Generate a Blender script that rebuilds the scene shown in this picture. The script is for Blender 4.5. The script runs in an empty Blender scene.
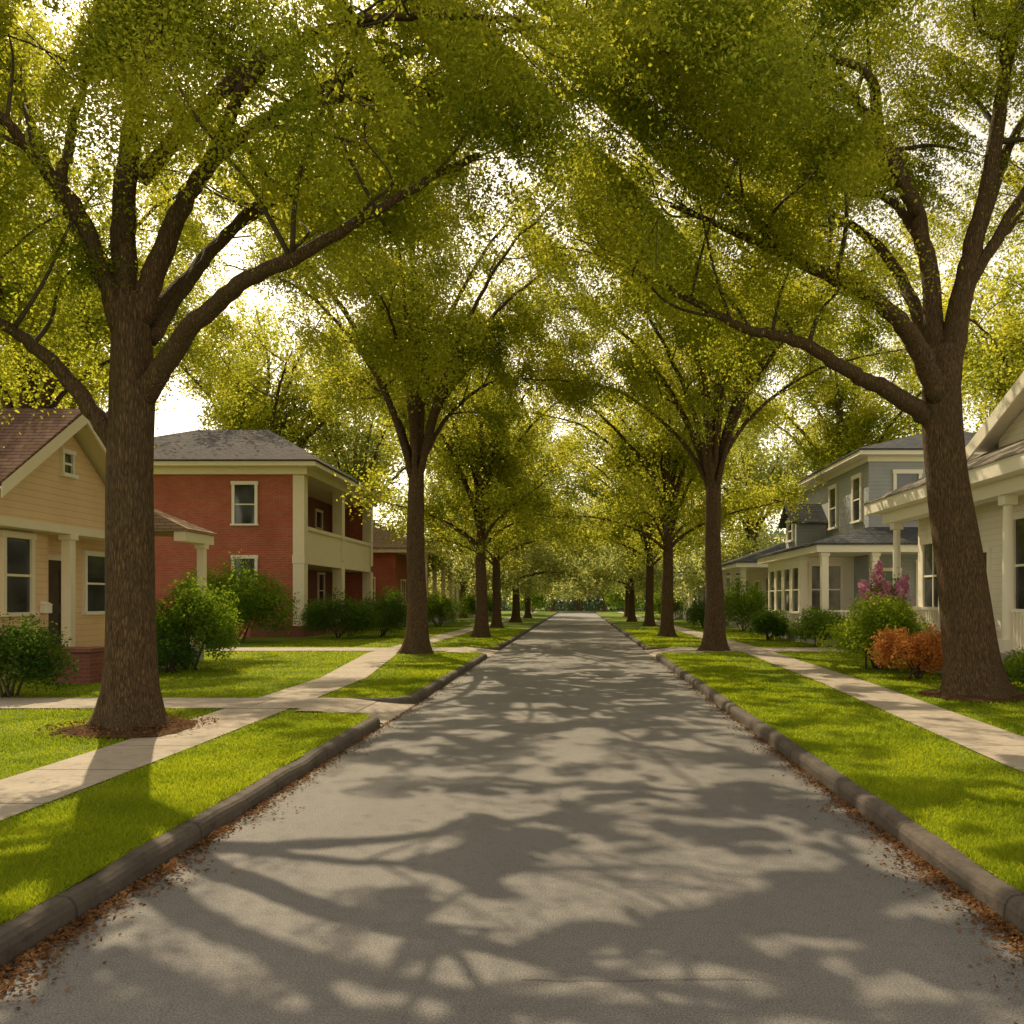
import bpy, math, random
import numpy as np
from mathutils import Vector
C = bpy.context.scene.collection
F = 850.0; VX = 578.0; VY = 600.0; EYE = 1.7
ROOT = {}
EL, AZ = math.radians(44), math.radians(-26)
S = Vector((math.cos(EL)*math.sin(AZ), math.cos(EL)*math.cos(AZ), math.sin(EL)))
def P(px, py, Y): return ((px-VX)/F*Y, Y, EYE-(py-VY)/F*Y)

# ------------------------------------------------------------------ materials
def nt_new(name):
    m = bpy.data.materials.new(name); m.use_nodes = True
    nt = m.node_tree; nt.nodes.clear()
    out = nt.nodes.new('ShaderNodeOutputMaterial')
    return m, nt, out
def N(nt, t, **kw):
    n = nt.nodes.new(t)
    for k, v in kw.items(): setattr(n, k, v)
    return n
def setin(nt, sock, v):
    if isinstance(v, bpy.types.NodeSocket): nt.links.new(v, sock)
    else: sock.default_value = v
def M_(nt, op, a, b=0.0, c=0.0):
    n = N(nt, 'ShaderNodeMath', operation=op)
    setin(nt, n.inputs[0], a); setin(nt, n.inputs[1], b)
    if op in ('MULTIPLY_ADD',): setin(nt, n.inputs[2], c)
    return n.outputs[0]
def mixc(nt, fac, a, b, mode='MIX'):
    n = N(nt, 'ShaderNodeMix', data_type='RGBA', blend_type=mode)
    setin(nt, n.inputs[0], fac)
    setin(nt, n.inputs[6], a if isinstance(a, bpy.types.NodeSocket) else (*a, 1))
    setin(nt, n.inputs[7], b if isinstance(b, bpy.types.NodeSocket) else (*b, 1))
    return n.outputs[2]
def noise(nt, vec, scale, detail=3, rough=.6):
    n = N(nt, 'ShaderNodeTexNoise'); n.inputs['Scale'].default_value = scale
    n.inputs['Detail'].default_value = detail; n.inputs['Roughness'].default_value = rough
    if vec is not None: nt.links.new(vec, n.inputs['Vector'])
    return n.outputs['Fac']
def ramp(nt, fac, lo, hi):
    n = N(nt, 'ShaderNodeMapRange'); setin(nt, n.inputs[0], fac)
    n.inputs[1].default_value = lo; n.inputs[2].default_value = hi
    return n.outputs[0]
def pos(nt): return N(nt, 'ShaderNodeNewGeometry').outputs['Position']
def scaled(nt, v, s):
    n = N(nt, 'ShaderNodeVectorMath', operation='MULTIPLY'); nt.links.new(v, n.inputs[0]); n.inputs[1].default_value = s
    return n.outputs[0]
def wallvec(nt):
    g = N(nt, 'ShaderNodeNewGeometry')
    sp = N(nt, 'ShaderNodeSeparateXYZ'); nt.links.new(g.outputs['Position'], sp.inputs[0])
    sn = N(nt, 'ShaderNodeSeparateXYZ'); nt.links.new(g.outputs['True Normal'], sn.inputs[0])
    gt = M_(nt, 'GREATER_THAN', M_(nt, 'ABSOLUTE', sn.outputs[0]), M_(nt, 'ABSOLUTE', sn.outputs[1]))
    u = M_(nt, 'ADD', M_(nt, 'MULTIPLY', sp.outputs[1], gt), M_(nt, 'MULTIPLY', sp.outputs[0], M_(nt, 'SUBTRACT', 1.0, gt)))
    cb = N(nt, 'ShaderNodeCombineXYZ'); nt.links.new(u, cb.inputs[0]); nt.links.new(sp.outputs[2], cb.inputs[1])
    return cb.outputs[0], u, sp.outputs[2]
def finish(nt, out, col, rough=.7, height=None, bs=.3, bd=.02, spec=.4):
    p = N(nt, 'ShaderNodeBsdfPrincipled')
    setin(nt, p.inputs['Base Color'], col if isinstance(col, bpy.types.NodeSocket) else (*col, 1))
    setin(nt, p.inputs['Roughness'], rough); p.inputs['Specular IOR Level'].default_value = spec
    if height is not None:
        b = N(nt, 'ShaderNodeBump'); b.inputs['Strength'].default_value = bs; b.inputs['Distance'].default_value = bd
        nt.links.new(height, b.inputs['Height']); nt.links.new(b.outputs[0], p.inputs['Normal'])
    nt.links.new(p.outputs[0], out.inputs[0])
    return p
def mat_noise(name, c1, c2, scale=3, rough=.75, bs=.3, bd=.01, bscale=None, spec=.4):
    m, nt, out = nt_new(name); v = pos(nt)
    f = ramp(nt, noise(nt, v, scale, 4), .3, .7)
    h = noise(nt, v, bscale or scale*8, 2)
    finish(nt, out, mixc(nt, f, c1, c2), rough, h, bs, bd, spec); return m
def mat_siding(name, c1, c2, pitch=.14):
    m, nt, out = nt_new(name); v, u, z = wallvec(nt)
    fr = M_(nt, 'FRACT', M_(nt, 'DIVIDE', z, pitch))
    f = ramp(nt, noise(nt, pos(nt), 1.3, 4), .3, .7)
    col = mixc(nt, f, c1, c2)
    gap = ramp(nt, fr, .90, .98)  # dark line paints the lap shadow under each board
    col = mixc(nt, M_(nt, 'MULTIPLY', gap, .45), col, tuple(x*.35 for x in c1))
    finish(nt, out, col, .6, M_(nt, 'SUBTRACT', 1.0, fr), .6, .02); return m
def mat_brick(name, c1, c2, mortar, sc=1.0):
    m, nt, out = nt_new(name); v, u, z = wallvec(nt)
    b = N(nt, 'ShaderNodeTexBrick'); nt.links.new(v, b.inputs['Vector'])
    b.inputs['Scale'].default_value = sc; b.inputs['Mortar Size'].default_value = .008
    b.inputs['Brick Width'].default_value = .23; b.inputs['Row Height'].default_value = .075
    b.inputs['Color1'].default_value = (*c1, 1); b.inputs['Color2'].default_value = (*c2, 1); b.inputs['Mortar'].default_value = (*mortar, 1)
    f = ramp(nt, noise(nt, pos(nt), .9, 4), .3, .75)
    col = mixc(nt, M_(nt, 'MULTIPLY', f, .45), b.outputs['Color'], tuple(x*.6 for x in c1))
    finish(nt, out, col, .85, M_(nt, 'SUBTRACT', 1.0, b.outputs['Fac']), .5, .01); return m
def mat_shingle(name, c1, c2):
    m, nt, out = nt_new(name); v, u, z = wallvec(nt)
    b = N(nt, 'ShaderNodeTexBrick'); nt.links.new(v, b.inputs['Vector'])
    b.inputs['Scale'].default_value = 1; b.inputs['Mortar Size'].default_value = .008
    b.inputs['Brick Width'].default_value = .32; b.inputs['Row Height'].default_value = .085
    b.inputs['Color1'].default_value = (*c1, 1); b.inputs['Color2'].default_value = (*c2, 1); b.inputs['Mortar'].default_value = (*[x*.3 for x in c1], 1)
    f = ramp(nt, noise(nt, pos(nt), 1.2, 4), .3, .75)
    col = mixc(nt, M_(nt, 'MULTIPLY', f, .5), b.outputs['Color'], tuple(x*.55 for x in c1))
    finish(nt, out, col, .95, M_(nt, 'SUBTRACT', 1.0, b.outputs['Fac']), .5, .02, .05); return m
def mat_leaf(name, dark, light, trans, tfac=.45, nscale=.6):
    m, nt, out = nt_new(name)
    g = N(nt, 'ShaderNodeNewGeometry')
    r = g.outputs['Random Per Island']
    if nscale:
        f = ramp(nt, noise(nt, g.outputs['Position'], nscale, 1), .35, .68)
        ff = M_(nt, 'ADD', M_(nt, 'MULTIPLY', r, .35), M_(nt, 'MULTIPLY', f, .65))
    else: ff = r
    col = mixc(nt, ff, dark, light)
    tcol = mixc(nt, ff, tuple(x*k for x, k in zip(trans, (.45, .56, .6))), trans)
    p = N(nt, 'ShaderNodeBsdfDiffuse'); nt.links.new(col, p.inputs['Color'])
    t = N(nt, 'ShaderNodeBsdfTranslucent'); nt.links.new(tcol, t.inputs['Color'])
    mx = N(nt, 'ShaderNodeMixShader'); mx.inputs[0].default_value = tfac
    nt.links.new(p.outputs[0], mx.inputs[1]); nt.links.new(t.outputs[0], mx.inputs[2]); nt.links.new(mx.outputs[0], out.inputs[0])
    return m
def mat_bark(name, c1, c2):
    m, nt, out = nt_new(name)
    tc = N(nt, 'ShaderNodeTexCoord').outputs['Object']
    v = scaled(nt, tc, (38, 38, 6))
    n1 = noise(nt, v, 1.0, 5, .7); n2 = noise(nt, tc, 1.3, 3)
    vo = N(nt, 'ShaderNodeTexVoronoi', feature='DISTANCE_TO_EDGE'); vo.inputs['Scale'].default_value = 1.1
    wv = N(nt, 'ShaderNodeVectorMath', operation='ADD'); nt.links.new(v, wv.inputs[0])
    cb = N(nt, 'ShaderNodeCombineXYZ'); q = M_(nt, 'MULTIPLY', n1, 1.6); nt.links.new(q, cb.inputs[0]); nt.links.new(q, cb.inputs[1]); nt.links.new(cb.outputs[0], wv.inputs[1])
    nt.links.new(wv.outputs[0], vo.inputs['Vector'])
    h = M_(nt, 'ADD', M_(nt, 'MULTIPLY', ramp(nt, vo.outputs['Distance'], 0, .35), .5), n1)
    col = mixc(nt, ramp(nt, h, .4, 1.25), c1, c2)
    col = mixc(nt, M_(nt, 'MULTIPLY', ramp(nt, n2, .45, .75), .35), col, (.085, .07, .035))
    finish(nt, out, col, .9, h, 1.0, .018, .15); return m
def mat_asphalt():
    m, nt, out = nt_new('asphalt'); v = pos(nt)
    big = ramp(nt, noise(nt, scaled(nt, v, (1, .3, 1)), .7, 4), .3, .7)
    fine = noise(nt, v, 110, 2, .7); mid = noise(nt, v, 12, 3)
    col = mixc(nt, big, (.135, .129, .124), (.205, .191, .177))
    col = mixc(nt, M_(nt, 'MULTIPLY', ramp(nt, fine, .48, .72), .6), col, (.43, .38, .33))
    col = mixc(nt, M_(nt, 'MULTIPLY', ramp(nt, fine, .46, .3), .75), col, (.032, .031, .031))
    col = mixc(nt, M_(nt, 'MULTIPLY', ramp(nt, mid, .5, .8), .35), col, (.075, .072, .07))
    vo = N(nt, 'ShaderNodeTexVoronoi', feature='DISTANCE_TO_EDGE'); vo.inputs['Scale'].default_value = .33
    w = N(nt, 'ShaderNodeVectorMath', operation='ADD'); nt.links.new(v, w.inputs[0])
    nn = N(nt, 'ShaderNodeTexNoise'); nn.inputs['Scale'].default_value = 1.2; nn.inputs['Detail'].default_value = 4; nt.links.new(v, nn.inputs['Vector'])
    nt.links.new(nn.outputs['Color'], w.inputs[1]); nt.links.new(w.outputs[0], vo.inputs['Vector'])
    cr = M_(nt, 'MULTIPLY', ramp(nt, vo.outputs['Distance'], .0022, .0008), ramp(nt, noise(nt, v, .25, 1), .5, .6))
    col = mixc(nt, M_(nt, 'MULTIPLY', cr, .5), col, (.05, .05, .05))
    finish(nt, out, col, .74, fine, .65, .01, .3); return m
def mat_concrete(name, c1, c2, joint=None, jaxis=1):
    m, nt, out = nt_new(name); v = pos(nt)
    f = ramp(nt, noise(nt, v, 1.1, 6, .7), .3, .72); fine = noise(nt, v, 45, 2)
    col = mixc(nt, f, c1, c2)
    col = mixc(nt, M_(nt, 'MULTIPLY', ramp(nt, noise(nt, v, 7, 4, .75), .5, .75), .55), col, tuple(x*.4 for x in c1))
    if joint:
        sp = N(nt, 'ShaderNodeSeparateXYZ'); nt.links.new(v, sp.inputs[0])
        fr = M_(nt, 'FRACT', M_(nt, 'DIVIDE', sp.outputs[jaxis], joint))
        j = M_(nt, 'LESS_THAN', fr, .022/joint)
        col = mixc(nt, M_(nt, 'MULTIPLY', j, .75), col, (.04, .036, .03))
    finish(nt, out, col, .85, fine, .5, .012, .25); return m
def mat_glass():
    m, nt, out = nt_new('window_glass'); v = pos(nt)
    f = ramp(nt, noise(nt, v, .8, 1), .4, .65)
    finish(nt, out, mixc(nt, f, (.02, .022, .022), (.08, .085, .08)), .06, None, spec=.7); return m

MT = dict(
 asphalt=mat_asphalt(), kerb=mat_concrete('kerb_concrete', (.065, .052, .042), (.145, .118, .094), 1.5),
 walk=mat_concrete('walk_concrete', (.34, .285, .225), (.47, .40, .32), 1.3), drive=mat_concrete('drive_concrete', (.34, .285, .23), (.45, .38, .31), 1.6, 0),
 soil=mat_noise('lawn_soil', (.10, .15, .012), (.17, .23, .022), 2.2, .95, .6, .03, 40, .1),
 ground=mat_noise('far_ground', (.10, .14, .025), (.15, .19, .045), .15, .95, .2, .02, 4, .1),
 mulch=mat_noise('mulch', (.06, .03, .016), (.16, .08, .036), 14, .95, 1, .05, 40, .1),
 bark=mat_bark('bark', (.045, .027, .016), (.24, .15, .077)), twig=mat_noise('twig_bark', (.05, .035, .02), (.10, .07, .045), 6, .9),
 leafA=mat_leaf('leaf_green', (.034, .074, .009), (.125, .172, .016), (.84, .78, .06), .6),
 leafB=mat_leaf('leaf_yellow_green', (.045, .088, .01), (.15, .192, .018), (.88, .81, .075), .6),
 leafC=mat_leaf('leaf_far_hazed', (.12, .155, .045), (.22, .255, .08), (.88, .84, .24), .58, 0),  # far leaves lightened: distance haze is mixed into the leaf colour
 leafW=mat_leaf('leaf_wood_hazed', (.08, .12, .07), (.13, .175, .095), (.40, .46, .24), .45, 0),  # paler, greyer green paints aerial haze over the distant wood
 shrub=mat_leaf('leaf_shrub', (.045, .105, .015), (.13, .21, .024), (.52, .64, .045), .42, 2),
 shrubD=mat_leaf('leaf_dark_shrub', (.03, .075, .016), (.085, .145, .024), (.30, .44, .04), .38, 2),
 shrubY=mat_leaf('leaf_yellow_shrub', (.12, .21, .016), (.29, .37, .035), (.68, .74, .06), .45, 2),
 shrubR=mat_leaf('leaf_rust_shrub', (.46, .15, .045), (.66, .29, .085), (.8, .36, .1), .42, 2),
 pink=mat_leaf('petal_pink', (.86, .30, .50), (.94, .54, .70), (.92, .5, .64), .4, 3),
 grass=mat_leaf('grass_blade', (.095, .16, .009), (.225, .285, .02), (.68, .72, .03), .5, .9),
 dry=mat_leaf('dry_leaf', (.11, .05, .022), (.29, .15, .065), (.28, .14, .05), .22, 6),
 tan=mat_siding('tan_siding', (.82, .54, .30), (.88, .62, .37)), tanp=mat_noise('tan_paint', (.80, .56, .33), (.85, .63, .40), 2, .55, .05),
 cream=mat_noise('cream_paint', (.86, .73, .51), (.89, .78, .59), 2.5, .5, .06), white=mat_noise('white_paint', (.89, .82, .69), (.91, .85, .74), 2.5, .5, .06),
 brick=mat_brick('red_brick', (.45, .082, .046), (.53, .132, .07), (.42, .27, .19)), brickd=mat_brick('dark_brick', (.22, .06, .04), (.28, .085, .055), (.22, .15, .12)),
 brown=mat_shingle('brown_shingle', (.16, .09, .062), (.23, .14, .10)), beige=mat_shingle('beige_shingle', (.36, .24, .16), (.43, .30, .2)),
 porchr=mat_shingle('taupe_shingle', (.30, .265, .225), (.38, .335, .285)),
 slate=mat_shingle('grey_shingle', (.105, .095, .095), (.15, .137, .135)), char=mat_shingle('charcoal_shingle', (.095, .098, .106), (.14, .145, .155)),
 grey=mat_siding('grey_siding', (.32, .34, .365), (.385, .40, .42)), sage=mat_siding('pale_siding', (.82, .75, .61), (.87, .81, .68)),
 glass=mat_glass(), dark=mat_noise('dark_wood', (.045, .03, .022), (.075, .05, .035), 5, .5), metal=mat_noise('metal', (.25, .22, .16), (.35, .3, .22), 9, .35),
 green=mat_noise('grey_green_paint', (.13, .16, .15), (.18, .21, .20), 3, .5), floor=mat_noise('porch_floor', (.34, .32, .28), (.42, .39, .35), 4, .7),
 crack=mat_noise('crack_dark', (.08, .076, .072), (.13, .122, .115), 5, .9))

# ------------------------------------------------------------------ mesh helpers
class MB:
    def __init__(s): s.v = []; s.f = []
    def box(s, x0, x1, y0, y1, z0, z1):
        if x0 > x1: x0, x1 = x1, x0
        if y0 > y1: y0, y1 = y1, y0
        b = len(s.v)
        s.v += [(x0,y0,z0),(x1,y0,z0),(x1,y1,z0),(x0,y1,z0),(x0,y0,z1),(x1,y0,z1),(x1,y1,z1),(x0,y1,z1)]
        s.f += [tuple(b+i for i in q) for q in ((0,3,2,1),(4,5,6,7),(0,1,5,4),(1,2,6,5),(2,3,7,6),(3,0,4,7))]
        return s
    def solid(s, bot, top):
        b = len(s.v); n = len(bot); s.v += list(bot)+list(top)
        s.f.append(tuple(b+i for i in reversed(range(n)))); s.f.append(tuple(b+n+i for i in range(n)))
        for i in range(n):
            j = (i+1) % n; s.f.append((b+i, b+j, b+n+j, b+n+i))
        return s
    def slab(s, pts, th, dz=0): return s.solid([(x,y,z-th+dz) for x,y,z in pts], [(x,y,z+dz) for x,y,z in pts])
    def poly(s, pts):
        b = len(s.v); s.v += list(pts); s.f.append(tuple(range(b, b+len(pts)))); return s
    def hip(s, x0, x1, y0, y1, z, a, c, th=.06):
        b = len(s.v)
        s.v += [(x0,y0,z),(x1,y0,z),(x1,y1,z),(x0,y1,z),(x0,y0,z+th),(x1,y0,z+th),(x1,y1,z+th),(x0,y1,z+th), a, c]
        s.f += [tuple(b+i for i in q) for q in ((0,3,2,1),(0,1,5,4),(1,2,6,5),(2,3,7,6),(3,0,4,7))]
        if abs(a[1]-c[1]) < 1e-6: fs = ((4,5,9,8),(5,6,9),(6,7,8,9),(7,4,8))
        else: fs = ((4,5,8),(5,6,9,8),(6,7,9),(7,4,8,9))
        s.f += [tuple(b+i for i in q) for q in fs]; return s
    def frustum(s, o, z0, i, z1, th=.06):
        (x0,x1,y0,y1), (a0,a1,b0,b1) = o, i
        R = lambda x0,x1,y0,y1,z: [(x0,y0,z),(x1,y0,z),(x1,y1,z),(x0,y1,z)]
        b = len(s.v); s.v += R(x0,x1,y0,y1,z0)+R(x0,x1,y0,y1,z0+th)+R(a0,a1,b0,b1,z1)
        s.f += [(b+3,b+2,b+1,b)]
        for k in (0, 4):
            for q in range(4):
                r = (q+1) % 4; s.f.append((b+k+q, b+k+r, b+k+4+r, b+k+4+q))
        s.f.append((b+8,b+9,b+10,b+11)); return s
    def tube(s, pts, rad, n=8, lobes=0):
        pts = np.asarray(pts, float); rad = np.asarray(rad, float); m = len(pts)
        t = np.gradient(pts, axis=0); t /= np.linalg.norm(t, axis=1)[:, None]+1e-9
        ref = np.array([.31, .95, .05])
        if abs(t[0]@ref) > .9: ref = np.array([1., 0, 0])
        a = np.arange(n)/n*2*math.pi; b = len(s.v)
        u = ref
        for i in range(m):
            u = u-t[i]*(u@t[i]); u /= np.linalg.norm(u)+1e-9; w = np.cross(t[i], u)
            rr = rad[i]*np.ones(n)
            if lobes:
                k = math.exp(-max(0, pts[i][2]-pts[0][2])/.35)
                rr = rr*(1+.22*k*np.cos(lobes*a+.7)+.1*k*np.cos(3*a)) * (1+.04*np.sin(4*a+pts[i][2]*1.3))
            ring = pts[i]+np.outer(np.cos(a)*rr, u)+np.outer(np.sin(a)*rr, w)
            s.v += [tuple(q) for q in ring]
        for i in range(m-1):
            for j in range(n):
                k = (j+1) % n; s.f.append((b+i*n+j, b+i*n+k, b+(i+1)*n+k, b+(i+1)*n+j))
        s.f.append(tuple(b+j for j in reversed(range(n)))); s.f.append(tuple(b+(m-1)*n+j for j in range(n)))
        return s
    def build(s, name, mat, parent=None, smooth=False, bevel=0):
        o0 = ROOT.get(parent.name, (0,0,0)) if parent else (0,0,0)
        me = bpy.data.meshes.new(name)
        me.from_pydata([(x-o0[0], y-o0[1], z-o0[2]) for x,y,z in s.v], [], s.f); me.update()
        me.materials.append(mat)
        if smooth: me.polygons.foreach_set('use_smooth', [True]*len(me.polygons))
        o = bpy.data.objects.new(name, me); C.objects.link(o)
        if parent: o.parent = parent; ROOT[o.name] = o0
        if bevel:
            md = o.modifiers.new('bevel', 'BEVEL'); md.width = bevel; md.segments = 2; md.limit_method = 'ANGLE'
        return o
def fast(name, verts, k, mat, parent=None):
    o0 = ROOT.get(parent.name, (0,0,0)) if parent else (0,0,0)
    verts = np.asarray(verts, np.float32)-np.array(o0, np.float32); nv = len(verts); nf = nv//k
    me = bpy.data.meshes.new(name)
    me.vertices.add(nv); me.vertices.foreach_set('co', verts.ravel())
    me.loops.add(nv); me.loops.foreach_set('vertex_index', np.arange(nv, dtype=np.int32))
    me.polygons.add(nf); me.polygons.foreach_set('loop_start', np.arange(0, nv, k, dtype=np.int32))
    me.update(calc_edges=True); me.materials.append(mat)
    o = bpy.data.objects.new(name, me); C.objects.link(o)
    if parent: o.parent = parent; ROOT[o.name] = o0
    return o
def thing(name, label, cat, loc, group=None):
    o = bpy.data.objects.new(name, None); C.objects.link(o); o.location = loc; o.empty_display_size = .3
    o['label'] = label; o['category'] = cat
    if group: o['group'] = group
    ROOT[o.name] = tuple(loc); return o
def struct(o, label=None, kind='structure', cat=None):
    o['kind'] = kind
    if label: o['label'] = label
    if cat: o['category'] = cat
    return o
def copy_tree(o, parent=None):
    c = o.copy(); C.objects.link(c); c.parent = parent
    for ch in list(o.children): copy_tree(ch, c)
    return c
def catmull(pts, n=6):
    p = np.asarray(pts, float); p = np.vstack([2*p[0]-p[1], p, 2*p[-1]-p[-2]]); out = []
    for i in range(1, len(p)-2):
        for t in np.linspace(0, 1, n, endpoint=False):
            out.append(.5*((2*p[i])+(-p[i-1]+p[i+1])*t+(2*p[i-1]-5*p[i]+4*p[i+1]-p[i+2])*t*t+(-p[i-1]+3*p[i]-3*p[i+1]+p[i+2])*t**3))
    out.append(p[-2]); return np.array(out)
def norm(v): return v/(np.linalg.norm(v, axis=-1, keepdims=True)+1e-9)
def leaf_verts(p, size, rng, up=.6, aspect=.55):
    n = len(p); nor = norm(rng.normal(size=(n, 3))+np.array([0, 0, up]))
    t = norm(np.cross(nor, rng.normal(size=(n, 3)))); b = np.cross(nor, t)
    L = (size*rng.uniform(.65, 1.3, n))[:, None]; W = L*aspect
    q = np.stack([p-t*L*.5, p+b*W*.5-t*L*.08, p+t*L*.5-nor*L*.06, p-b*W*.5-t*L*.08], 1)
    return q.reshape(-1, 3)
GRID = np.random.default_rng(99).uniform(0, 1, (128, 128))
def vnoise(x, y):
    xi = np.floor(x).astype(int); yi = np.floor(y).astype(int); fx = x-xi; fy = y-yi
    fx = fx*fx*(3-2*fx); fy = fy*fy*(3-2*fy); g = lambda a, b: GRID[a % 128, b % 128]
    return (g(xi, yi)*(1-fx)+g(xi+1, yi)*fx)*(1-fy)+(g(xi, yi+1)*(1-fx)+g(xi+1, yi+1)*fx)*fy
def gaps(p):
    """crown gaps: openings between leaf masses that let shafts of sun through to the ground"""
    gx = p[:, 0]-S.x/S.z*p[:, 2]; gy = p[:, 1]-S.y/S.z*p[:, 2]
    wx = gx+.4*(vnoise(gx*2.0+7, gy*2.0)-.5); wy = gy+.4*(vnoise(gx*2.0, gy*2.0+31)-.5)
    n = .38*vnoise(wx*1.4+3, wy*1.3+11)+.37*vnoise(wx*2.9+40, wy*2.8+5)+.25*vnoise(wx*6.2, wy*6.2+60)
    big = vnoise(gx*.3+17, gy*.25+8)
    th = .485+.08*(big-.5)
    th = th+np.where((gy > 8) & (gy < 16) & (np.abs(gx) < 4), .045, 0)
    return n > th

# ------------------------------------------------------------------ trees
def grow(limbs, rng, nsub, slen, ntw, twl, tstart=.3, keep=None):
    subs, twigs, anchors, wts = [], [], [], []
    for path, r0 in limbs:
        path = np.asarray(path); m = len(path); tan = norm(np.gradient(path, axis=0))
        for k in range(nsub):
            t = tstart+(1-tstart)*((k+rng.uniform(0, 1))/nsub); i = min(m-1, int(t*(m-1)))
            d = norm(tan[i]*.55+rng.normal(size=3)*np.array([.75, .75, .5])+np.array([0, 0, .22]))
            L = slen*rng.uniform(.55, 1.15); d2 = norm(d+rng.normal(size=3)*.35+np.array([0, 0, .1])); d3 = norm(d2+rng.normal(size=3)*.4)
            sp = catmull([path[i], path[i]+d*L*.33, path[i]+d*L*.33+d2*L*.33, path[i]+d*L*.33+d2*L*.33+d3*L*.34], 4)
            W = rng.choice([.4, .75, 1.0, 1.2])
            if keep is not None and not keep(sp[-1]): continue
            rs = max(.010, r0*(1-.75*t)*.42); subs.append((sp, np.linspace(rs, .006, len(sp))))
            for q in sp[4:]: anchors.append(q); wts.append(W)
            for w in range(ntw):
                j = int(rng.integers(3, len(sp))); e = norm(d2*.5+rng.normal(size=3)*.8); l = twl*rng.uniform(.5, 1.1)
                e2 = norm(e+rng.normal(size=3)*.4+np.array([0, 0, -.15])); W2 = W*rng.uniform(.4, 1.3)
                tw = np.array([sp[j], sp[j]+e*l*.5, sp[j]+e*l*.5+e2*l*.5]); twigs.append((tw, np.array([.006, .004, .002])))
                for s in (.35, .6, .85, 1.05): anchors.append(sp[j]+e*l*.5*min(1, 2*s)+e2*l*.5*max(0, 2*s-1)); wts.append(W2)
    return subs, twigs, np.array(anchors), np.array(wts)
def make_tree(label, base, trunk, limbs, seed, nleaf, lsize, leafmat, nsub=9, slen=2.2, ntw=6, twl=1.0, sig=.22, group='street trees lining the road', flare=.6, name='street_tree', lobes=5, tstart=.3, keep=None, thin=None, gap=True):
    rng = np.random.default_rng(seed)
    root = thing(name, label, 'tree', base, group)
    tp = catmull([t[0] for t in trunk], 6); ti = np.linspace(0, len(trunk)-1, len(tp))
    tr = np.interp(ti, range(len(trunk)), [t[1] for t in trunk])
    z0 = tp[0][2]; extra = np.linspace(0, 1, 6)[1:-1]
    tp = np.vstack([tp[:1], *[tp[0]*(1-e)+tp[1]*e for e in extra], tp[1:]]); tr = np.concatenate([tr[:1], [tr[0]*(1-e)+tr[1]*e for e in extra], tr[1:]])
    tr = tr*(1+flare*np.exp(-(tp[:, 2]-z0)/.25))
    MB().tube(tp, tr, 20, lobes).build('trunk', MT['bark'], root, True)
    L = []
    for pts, r0, r1 in limbs:
        cp = catmull(pts, 8); k = len(cp)
        cp[1:-1] += rng.normal(size=(k-2, 3))*.013
        L.append((cp, r0)); MB().tube(cp, np.linspace(r0**.7, r1**.7, k)**(1/.7), 10).build('branch', MT['bark'], root, True)
    subs, twigs, anc, w = grow(L, rng, nsub, slen, ntw, twl, tstart, keep)
    mb = MB()
    for p, r in subs: mb.tube(p, r, 5)
    if twigs:
        ok = gaps(np.array([t[0][1] for t in twigs])) if gap else np.ones(len(twigs), bool)
        for (p, r), k in zip(twigs, ok):
            if k: mb.tube(p, r, 3)
    mb.build('twigs', MT['twig'], root, True)
    w = w*(rng.uniform(0, 1, len(anc))+.3)
    if thin is not None: w = w*thin(anc)
    w /= w.sum(); n = int(nleaf*(1.8 if gap else 1))
    p = anc[rng.choice(len(anc), n, p=w)]+rng.normal(size=(n, 3))*np.array([sig, sig, sig*.75])
    if gap: p = p[gaps(p) | (rng.uniform(size=n) < .03)]
    fast('crown', leaf_verts(p, lsize, rng), 4, leafmat, root)
    return root
G = .13
rows = 'street trees lining the road'
def thin_top(a):
    el = (a[:, 2]-EYE)/np.maximum(a[:, 1], 1)
    return np.where(el > .76, .3, 1.0)
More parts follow.
